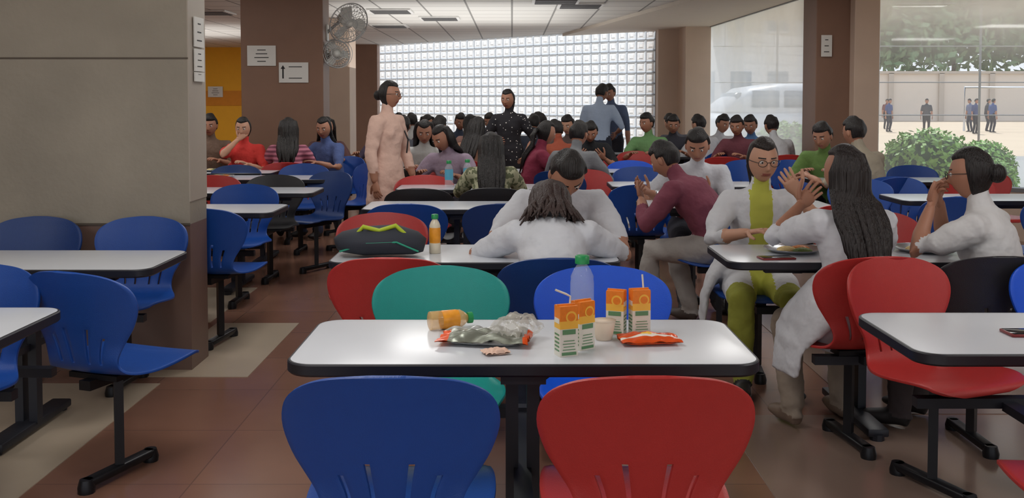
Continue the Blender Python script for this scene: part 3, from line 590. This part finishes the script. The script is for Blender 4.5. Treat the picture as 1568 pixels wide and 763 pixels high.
for i in range(cols):
    for j in range(rows):
        x0, x1, z0, z1 = i*ux+g, (i+1)*ux-g, j*uz+g, (j+1)*uz-g
        rg = []
        for ins, dp in ((0, .0), (.022, .018), (.05, .014), (.058, .006)):
            rg += [A+dr*(a)+nn*dp+V((0, 0, b)) for a, b in ((x0+ins, z0+ins), (x1-ins, z0+ins), (x1-ins, z1-ins), (x0+ins, z1-ins))]
        fs = []; ms = []
        for k in range(3):
            for q in range(4): fs.append((k*4+q, k*4+(q+1) % 4, (k+1)*4+(q+1) % 4, (k+1)*4+q)); ms.append((1, 0, 1)[k])
        fs.append((12, 13, 14, 15)); ms.append(0); mb.add(rg, fs, mats=ms)
def bar(a, b, z0, z1, th): 
    mb.add([a+nn*th+V((0, 0, z0)), b+nn*th+V((0, 0, z0)), b+nn*th+V((0, 0, z1)), a+nn*th+V((0, 0, z1))], [(0, 1, 2, 3)], 2)
for i in range(cols+1): bar(A+dr*(i*ux-.008), A+dr*(i*ux+.008), 0, HC, .004)
for j in range(rows+1): bar(A, B, max(0, j*uz-.008), j*uz+.008, .0045)
mb.obj('wall_glass_block', [translucent('glass_block_pane', (232, 238, 244)), translucent('glass_block_edge', (196, 204, 212)), translucent('mortar_grey', (154, 158, 164), .0, .05)], smooth=False)
# windows
def glass_mat(name, haze, base=.35):
    m = bpy.data.materials.new(name); m.use_nodes = True; nt = m.node_tree; N = nt.nodes; L = nt.links; N.remove(N['Principled BSDF']); out = N['Material Output']
    t = N.new('ShaderNodeBsdfTransparent'); t.inputs[0].default_value = (.95, .98, 1, 1); d = N.new('ShaderNodeBsdfTranslucent'); d.inputs[0].default_value = (.88, .93, .98, 1); mx = N.new('ShaderNodeMixShader')
    tc = N.new('ShaderNodeTexCoord'); sp = N.new('ShaderNodeSeparateXYZ'); L.new(tc.outputs['Object'], sp.inputs[0]); mr = N.new('ShaderNodeMapRange'); mr.inputs[1].default_value = 1.75; mr.inputs[2].default_value = 2.45; mr.inputs[3].default_value = haze*base; mr.inputs[4].default_value = haze
    L.new(sp.outputs['Z'], mr.inputs[0]); no = N.new('ShaderNodeTexNoise'); no.inputs['Scale'].default_value = 1.2; L.new(tc.outputs['Object'], no.inputs['Vector']); mu = N.new('ShaderNodeMath'); mu.operation = 'MULTIPLY'; ad = N.new('ShaderNodeMath'); ad.inputs[1].default_value = .5; L.new(no.outputs['Fac'], ad.inputs[0])
    L.new(mr.outputs[0], mu.inputs[0]); L.new(ad.outputs[0], mu.inputs[1]); L.new(mu.outputs[0], mx.inputs[0]); L.new(t.outputs[0], mx.inputs[1]); L.new(d.outputs[0], mx.inputs[2])
    gl = N.new('ShaderNodeBsdfGlossy'); gl.inputs['Roughness'].default_value = .03; m2 = N.new('ShaderNodeMixShader'); m2.inputs[0].default_value = .06
    L.new(mx.outputs[0], m2.inputs[1]); L.new(gl.outputs[0], m2.inputs[2]); L.new(m2.outputs[0], out.inputs[0]); return m
FR = M('window_frame_grey', (130, 132, 134), .5, .3)
def window(name, a, b, haze, sill=.45, div=2, base=.35):
    a = V((*a, 0)); b = V((*b, 0)); d = (b-a).normalized(); L0 = (b-a).length; rot = Matrix.Rotation(math.atan2(d.y, d.x), 3, 'Z'); mb = MB(); c = (a+b)/2
    mb.add([a+V((0, 0, sill)), b+V((0, 0, sill)), b+V((0, 0, HC)), a+V((0, 0, HC))], [(0, 1, 2, 3)], 0); mb.box(c+V((0, 0, sill/2)), (L0, .16, sill), 2, rot)
    mb.box(c+V((0, 0, sill+.02)), (L0, .18, .04), 1, rot); mb.box(c+V((0, 0, HC-.03)), (L0, .06, .06), 1, rot)
    for k in range(div+1):
        mb.box(a+d*(L0*k/div)+V((0, 0, (sill+HC)/2)), (.03, .05, HC-sill), 1, rot)
    mb.obj(name, [glass_mat('glass_'+name, haze, base), FR, LBR], smooth=False)
window('window_1', (3.26, 16.3), (3.45, 11.5), .95, .45, 1, .65); window('window_2', (4.1, 11.1), (8.2, 7.2), .8, .5, 3, .2)
# signs
PAP = M('paper_white', (216, 215, 210), .7, 0, .02); INK = M('ink_black', (30, 30, 32), .7)
def sign(x, y, z, w, h, rz=0, lines=4, arrow=False, name='wall_notice'):
    mb = MB(); mb.box((0, 0, 0), (w, .006, h), 0)
    for k in range(lines): 
        ww = w*(.30+.2*((k*7) % 3)/2); mb.box((w*.06 if arrow else 0, -.0035, h*(.28-.56*k/max(1, lines-1))), (ww if not arrow else w*.45, .001, h*.04), 1)
    if arrow:
        mb.box((-w*.36, -.0035, -h*.05), (w*.05, .001, h*.5), 1); mb.add([(-w*.44, -.004, h*.18), (-w*.28, -.004, h*.18), (-w*.36, -.004, h*.36)], [(0, 1, 2)], 1)
    return mb.obj(name, [PAP, INK], (x, y, z), rz, smooth=False)
sign(-2.98, 11.69, 1.97, .34, .24); sign(-2.60, 11.69, 1.77, .35, .24, arrow=True, lines=2)
sign(-1.688, 5.30, 1.80, .16, .16, 90, 3); sign(-1.688, 5.30, 1.65, .16, .12, 90, 3); sign(-1.688, 5.30, 1.56, .16, .05, 90, 1); sign(-7.0, 23.15, 1.65, .35, .25)
sign(3.53, 11.03, 2.05, .12, .24, 0, 3)
# fans
def fan(x, y, z, rx, rz, r=.26, wall=(-.28, .16, -.12)):
    mb = MB(); R = Matrix.Rotation(math.radians(rz), 3, 'Z') @ Matrix.Rotation(math.radians(rx), 3, 'X'); o = V((x, y, z)); T = lambda p: R @ V(p)
    for yy, rr in ((-.07, .18), (-.055, r*.9), (0, r), (.05, r*.88), (-.075, .08), (.06, .1)):
        mb.tube_loop([T((rr*math.cos(q*math.pi/16), yy, rr*math.sin(q*math.pi/16))) for q in range(32)], .008 if rr == r else .004, 0, 5)
    for q in range(28):
        a = q*2*math.pi/28; c, s = math.cos(a), math.sin(a); mb.tube_loop([T((c*.05, -.08, s*.05)), T((c*r*.7, -.065, s*r*.7)), T((c*r, 0, s*r)), T((c*r*.8, .05, s*r*.8)), T((c*.08, .065, s*.08))], .0028, 0, 4, False)
    mb.sphere(T((0, -.0, 0)), (.05, .05, .05), 1); mb.loft([T((0, .0, 0)), T((0, .18, 0))], [.07, .06], n=16, mat=1)
    for k in range(3):
        a = k*2*math.pi/3; u = V((math.cos(a), 0, math.sin(a))); w = V((-math.sin(a), .35, math.cos(a))); k2 = r/.26
        mb.add([T((u*.04-w*.03)*k2), T((u*.10-w*.07)*k2), T((u*.22-w*.09)*k2), T((u*.235+w*.03)*k2), T((u*.15+w*.07)*k2), T((u*.05+w*.03)*k2)], [(0, 1, 2, 3, 4, 5)], 1)
    mb.tube_loop([T((0, .15, 0)), T((0, .2, -.05)), V(wall)], .020, 0, 8, False); mb.bbox(wall, (.03, .12, .2), .008, 1)
    mb.obj('wall_fan', [M('fan_grey', (190, 192, 192), .35, .3), M('fan_white', (214, 214, 208), .4)], o)
fan(-1.95, 11.75, 2.36, 25, 40, .25, (-.30, .2, -.10)); fan(-2.12, 11.85, 2.0, -5, 25, .17, (-.14, .1, -.02))
# ------------------------------------------------------------------ outside
SAND = M('ground_sand', (206, 186, 160), .9, 0, .1, .3); 
mb = MB(); mb.add([(-80, -30, -.16), (160, -30, -.16), (160, 160, -.16), (-80, 160, -.16)], [(0, 1, 2, 3)]); mb.obj('ground', [SAND], smooth=False)
mb = MB(); mb.box((12, 22, -.155), (14, 12, .02)); mb.obj('ground_paving', [M('paving_grey', (160, 160, 155), .8)], smooth=False)
def bush(x, y, r, name='hedge_bush', c=(70, 110, 50), zc=.5):
    mb = MB(); rnd = random.Random(int(x*100))
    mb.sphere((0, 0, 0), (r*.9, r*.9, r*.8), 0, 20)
    for k in range(1800):
        a = rnd.uniform(0, 6.283); zz = rnd.uniform(-.9, 1); q = math.sqrt(1-zz*zz); p = V((q*math.cos(a), q*math.sin(a), zz*.88))*r*rnd.uniform(.88, 1.06)
        u = V((rnd.uniform(-1, 1), rnd.uniform(-1, 1), rnd.uniform(-.3, 1))).normalized()*r*.08; w = u.cross(p).normalized()*r*.04
        mb.add([p-u, p+w, p+u, p-w], [(0, 1, 2, 3)], 1)
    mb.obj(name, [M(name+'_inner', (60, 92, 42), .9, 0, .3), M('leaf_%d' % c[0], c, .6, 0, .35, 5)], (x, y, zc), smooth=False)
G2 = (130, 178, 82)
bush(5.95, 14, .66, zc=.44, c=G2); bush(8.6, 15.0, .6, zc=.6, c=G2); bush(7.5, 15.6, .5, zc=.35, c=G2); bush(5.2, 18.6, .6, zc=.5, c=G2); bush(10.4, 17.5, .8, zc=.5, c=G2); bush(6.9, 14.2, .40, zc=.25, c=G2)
def tree(x, y, h, r):
    mb = MB(); rnd = random.Random(int(x*77)); mb.loft([(0, 0, -.2), (.1, 0, h*.3), (-.1, .1, h*.6), (.1, 0, h*.8)], [.25, .2, .15, .06], n=10, mat=0)
    for k in range(5): a = k*1.3; mb.loft([(0, 0, h*.45), (math.cos(a)*r*.5, math.sin(a)*r*.5, h*.7), (math.cos(a)*r*.8, math.sin(a)*r*.8, h*.85)], [.1, .07, .03], n=6, mat=0)
    for k in range(7000):
        q = rnd.randrange(7); c = V((math.cos(q*1.1)*r*.55, math.sin(q*1.1)*r*.55, h*(.52+.07*(q % 5)))) ; p = c+V((rnd.gauss(0, 1), rnd.gauss(0, 1), rnd.gauss(0, .8)))*r*.30
        u = V((rnd.uniform(-1, 1), rnd.uniform(-1, 1), rnd.uniform(-1, 1))).normalized()*.05*r; w = u.orthogonal().normalized()*.032*r; mb.add([p-u*1.3, p+w*1.3, p+u*1.3, p-w*1.3], [(0, 1, 2, 3)], 1)
    mb.obj('shade_tree', [M('bark', (90, 74, 60), .9), M('tree_leaf', (124, 158, 114), .6, 0, .3, 1)], (x, y, -.1), smooth=False)
for q in ((34, 95, 16, 8), (44, 98, 18, 9), (57, 96, 15, 8)): tree(*q)
# buildings
def building(name, x, y, w, d, h, c, rowsn, colsn, win=(140, 156, 170)):
    mb = MB(); mb.box((0, 0, h/2), (w, d, h), 0)
    for i in range(rowsn):
        for j in range(colsn):
            cx = -w/2+w*(j+.5)/colsn; cz = h*(i+.6)/rowsn; mb.box((cx, -d/2-.01, cz), (w/colsn*.55, .06, h/rowsn*.45), 1); mb.box((cx, -d/2-.06, cz-h/rowsn*.26), (w/colsn*.65, .14, .1), 0)
            mb.box((-w/2-.01, 0, cz), (.05, d*.3, h/rowsn*.45), 1)
    mb.obj(name, [M(name+'_wall', c, .8, 0, .05, .5), M(name+'_glass', win, .15)], (x, y, -.15), smooth=False)
building('campus_building', 11.2, 52, 9, 8, 11, (222, 224, 226), 3, 5); building('campus_block', -10, 60, 30, 8, 4, (215, 215, 212), 1, 6)
mb = MB(); mb.box((0, 0, 1.9), (60, .4, 3.8), 0); mb.box((0, -.05, 3.85), (60.4, .7, .2), 1)
for k in range(16): mb.box((-30+4*k, -.25, 1.9), (.4, .3, 3.8), 1)
mb.obj('playground_wall', [M('playground_wall_paint', (220, 208, 196), .8, 0, .05, .5), M('playground_wall_trim', (190, 178, 166), .8)], (44, 78, -.15), smooth=False)
# sports net and goal
mb = MB()
for k in range(8): mb.cyl((5+3.1*k, 30, -.15), (5+3.1*k, 30, 4.6), .035, 0)
for z in (1.0, 2.0, 3.1, 4.4): mb.tube_loop([(5, 30, z), (26.7, 30, z)], .018, 0, 5, False)
for k in range(44): mb.tube_loop([(5+.5*k, 30, 3.1), (5+.5*k, 30, 4.4)], .006, 0, 4, False)
mb.obj('sports_fence', [M('fence_grey', (120, 122, 122), .6)])
mb = MB(); mb.tube_loop([(0, 0, 0), (0, 0, 2.3), (5, 0, 2.3), (5, 0, 0)], .07, 0, 6, False); mb.obj('goal_post', [M('goal_white', (225, 225, 225), .5)], (24, 52, -.15))
for px_, py_, c1, c2 in ((19.2, 50, (60, 80, 130), (40, 44, 60)), (20.3, 48, (70, 72, 80), (40, 40, 46)), (23.4, 50, (110, 120, 150), (50, 54, 70)), (24.0, 49, (70, 90, 140), (40, 44, 60)), (24.7, 51, (60, 60, 70), (50, 50, 60)), (18.3, 52, (190, 190, 190), (60, 60, 60)), (22.2, 47, (70, 80, 120), (40, 40, 50)), (21.0, 55, (120, 70, 70), (40, 40, 50))):
    o = person('standing_student', px_, py_, random.uniform(0, 360), 1.7, sit=False, lean=5, shirt=c1, pants=c2, vox=.035); o.location.z = -.16
# van
mb = MB()
mb.loft([(-2.1, 0, .75), (-2.05, 0, .8), (-1.2, 0, .86), (1.9, 0, .88), (2.1, 0, .85)], [(.8, .25), (.85, .38), (.88, .46), (.88, .48), (.82, .40)], ref=(0, 1, 0), n=20, mat=0, power=.5)
mb.loft([(-1.5, 0, 1.35), (-.8, 0, 1.55), (0, 0, 1.6), (1.6, 0, 1.6), (2.0, 0, 1.5)], [(.7, .05), (.76, .36), (.78, .42), (.78, .42), (.7, .25)], ref=(0, 1, 0), n=20, mat=0, power=.5)
for s in (-1, 1):
    for cx, ww in ((-.5, .7), (.4, .8), (1.3, .7)): mb.box((cx, s*.79, 1.62), (ww, .03, .42), 1)
    for cx in (-1.3, 1.3): mb.loft([(cx, s*.70, .33), (cx, s*.9, .33)], [.33, .33], n=20, mat=2); mb.loft([(cx, s*.89, .33), (cx, s*.92, .33)], [.18, .16], n=12, mat=3)
mb.box((-1.18, 0, 1.6), (.03, 1.2, .42), 1, Matrix.Rotation(math.radians(35), 3, 'Y'))
mb.obj('parked_van', [M('van_white', (228, 230, 232), .3), M('van_glass', (150, 160, 168), .1), M('tyre', (25, 25, 25), .8), ST], (6.6, 25, -.14), 10)
# ------------------------------------------------------------------ lights
w = bpy.data.worlds.new('World'); sc.world = w; w.use_nodes = True; nt = w.node_tree; bg = nt.nodes['Background']
tc = nt.nodes.new('ShaderNodeTexCoord'); sp = nt.nodes.new('ShaderNodeSeparateXYZ'); cr = nt.nodes.new('ShaderNodeValToRGB'); nt.links.new(tc.outputs['Generated'], sp.inputs[0]); nt.links.new(sp.outputs['Z'], cr.inputs['Fac'])
cr.color_ramp.elements[0].color = (.88, .92, .97, 1); cr.color_ramp.elements[1].color = (.62, .74, .95, 1); nt.links.new(cr.outputs[0], bg.inputs['Color']); bg.inputs['Strength'].default_value = 1.2
sl = bpy.data.lights.new('sun', 'SUN'); sl.energy = 3.5; sl.angle = .05; sl.color = (1, .96, .90); so = bpy.data.objects.new('sun', sl); sc.collection.objects.link(so); so.rotation_euler = V((-.1, -.6, -.8)).to_track_quat('-Z', 'Y').to_euler()
def area(n, loc, sx, sy, e, rot=(0, 0, 0), c=(1, .985, .96)):
    l = bpy.data.lights.new(n, 'AREA'); l.shape = 'RECTANGLE'; l.size = sx; l.size_y = sy; l.energy = e; l.color = c; o = bpy.data.objects.new(n, l); sc.collection.objects.link(o); o.location = loc; o.rotation_euler = rot
for x in (-4.5, -1, 2.5, 5.5):
    for y in (-1.5, 2.5, 6.5, 10): 
        if x > 5 and y > 8: continue
        area('ceiling_fill_light', (x, y, HC-.02), .6, 1.2, 21)  # out-of-view fill lights added to brighten the room
for x, y in ((-6.5, 19.5), (-6.0, 15)): area('ceiling_fill_light', (x, y, HC-.02), .6, 1.2, 42)  # extra fill added to lift the yellow wall at back left
for x, y, s_, e_ in ((-1, 3.5, 2, 24), (-3.5, 9, 2, 24), (1, 9, 2.4, 28), (-.8, 14.5, 3.4, 46), (-6, 18, 3, 28)): area('upward_fill_light', (x, y, 1.95 if y > 12 else 2.15), s_, s_, e_, (math.pi, 0, 0))  # fill added below the ceiling, aimed up to brighten it; no fixture there
# ------------------------------------------------------------------ camera
cam = bpy.data.cameras.new('camera'); co = bpy.data.objects.new('camera', cam); sc.collection.objects.link(co); sc.camera = co
co.location = (0, 0, 1.43); co.rotation_euler = (math.radians(90-2.5), 0, 0); cam.sensor_width = 36; cam.lens = 1500/1568*36; cam.shift_y = -(381.5-220.5)/1568; cam.clip_end = 400
print('objects', len(bpy.data.objects))
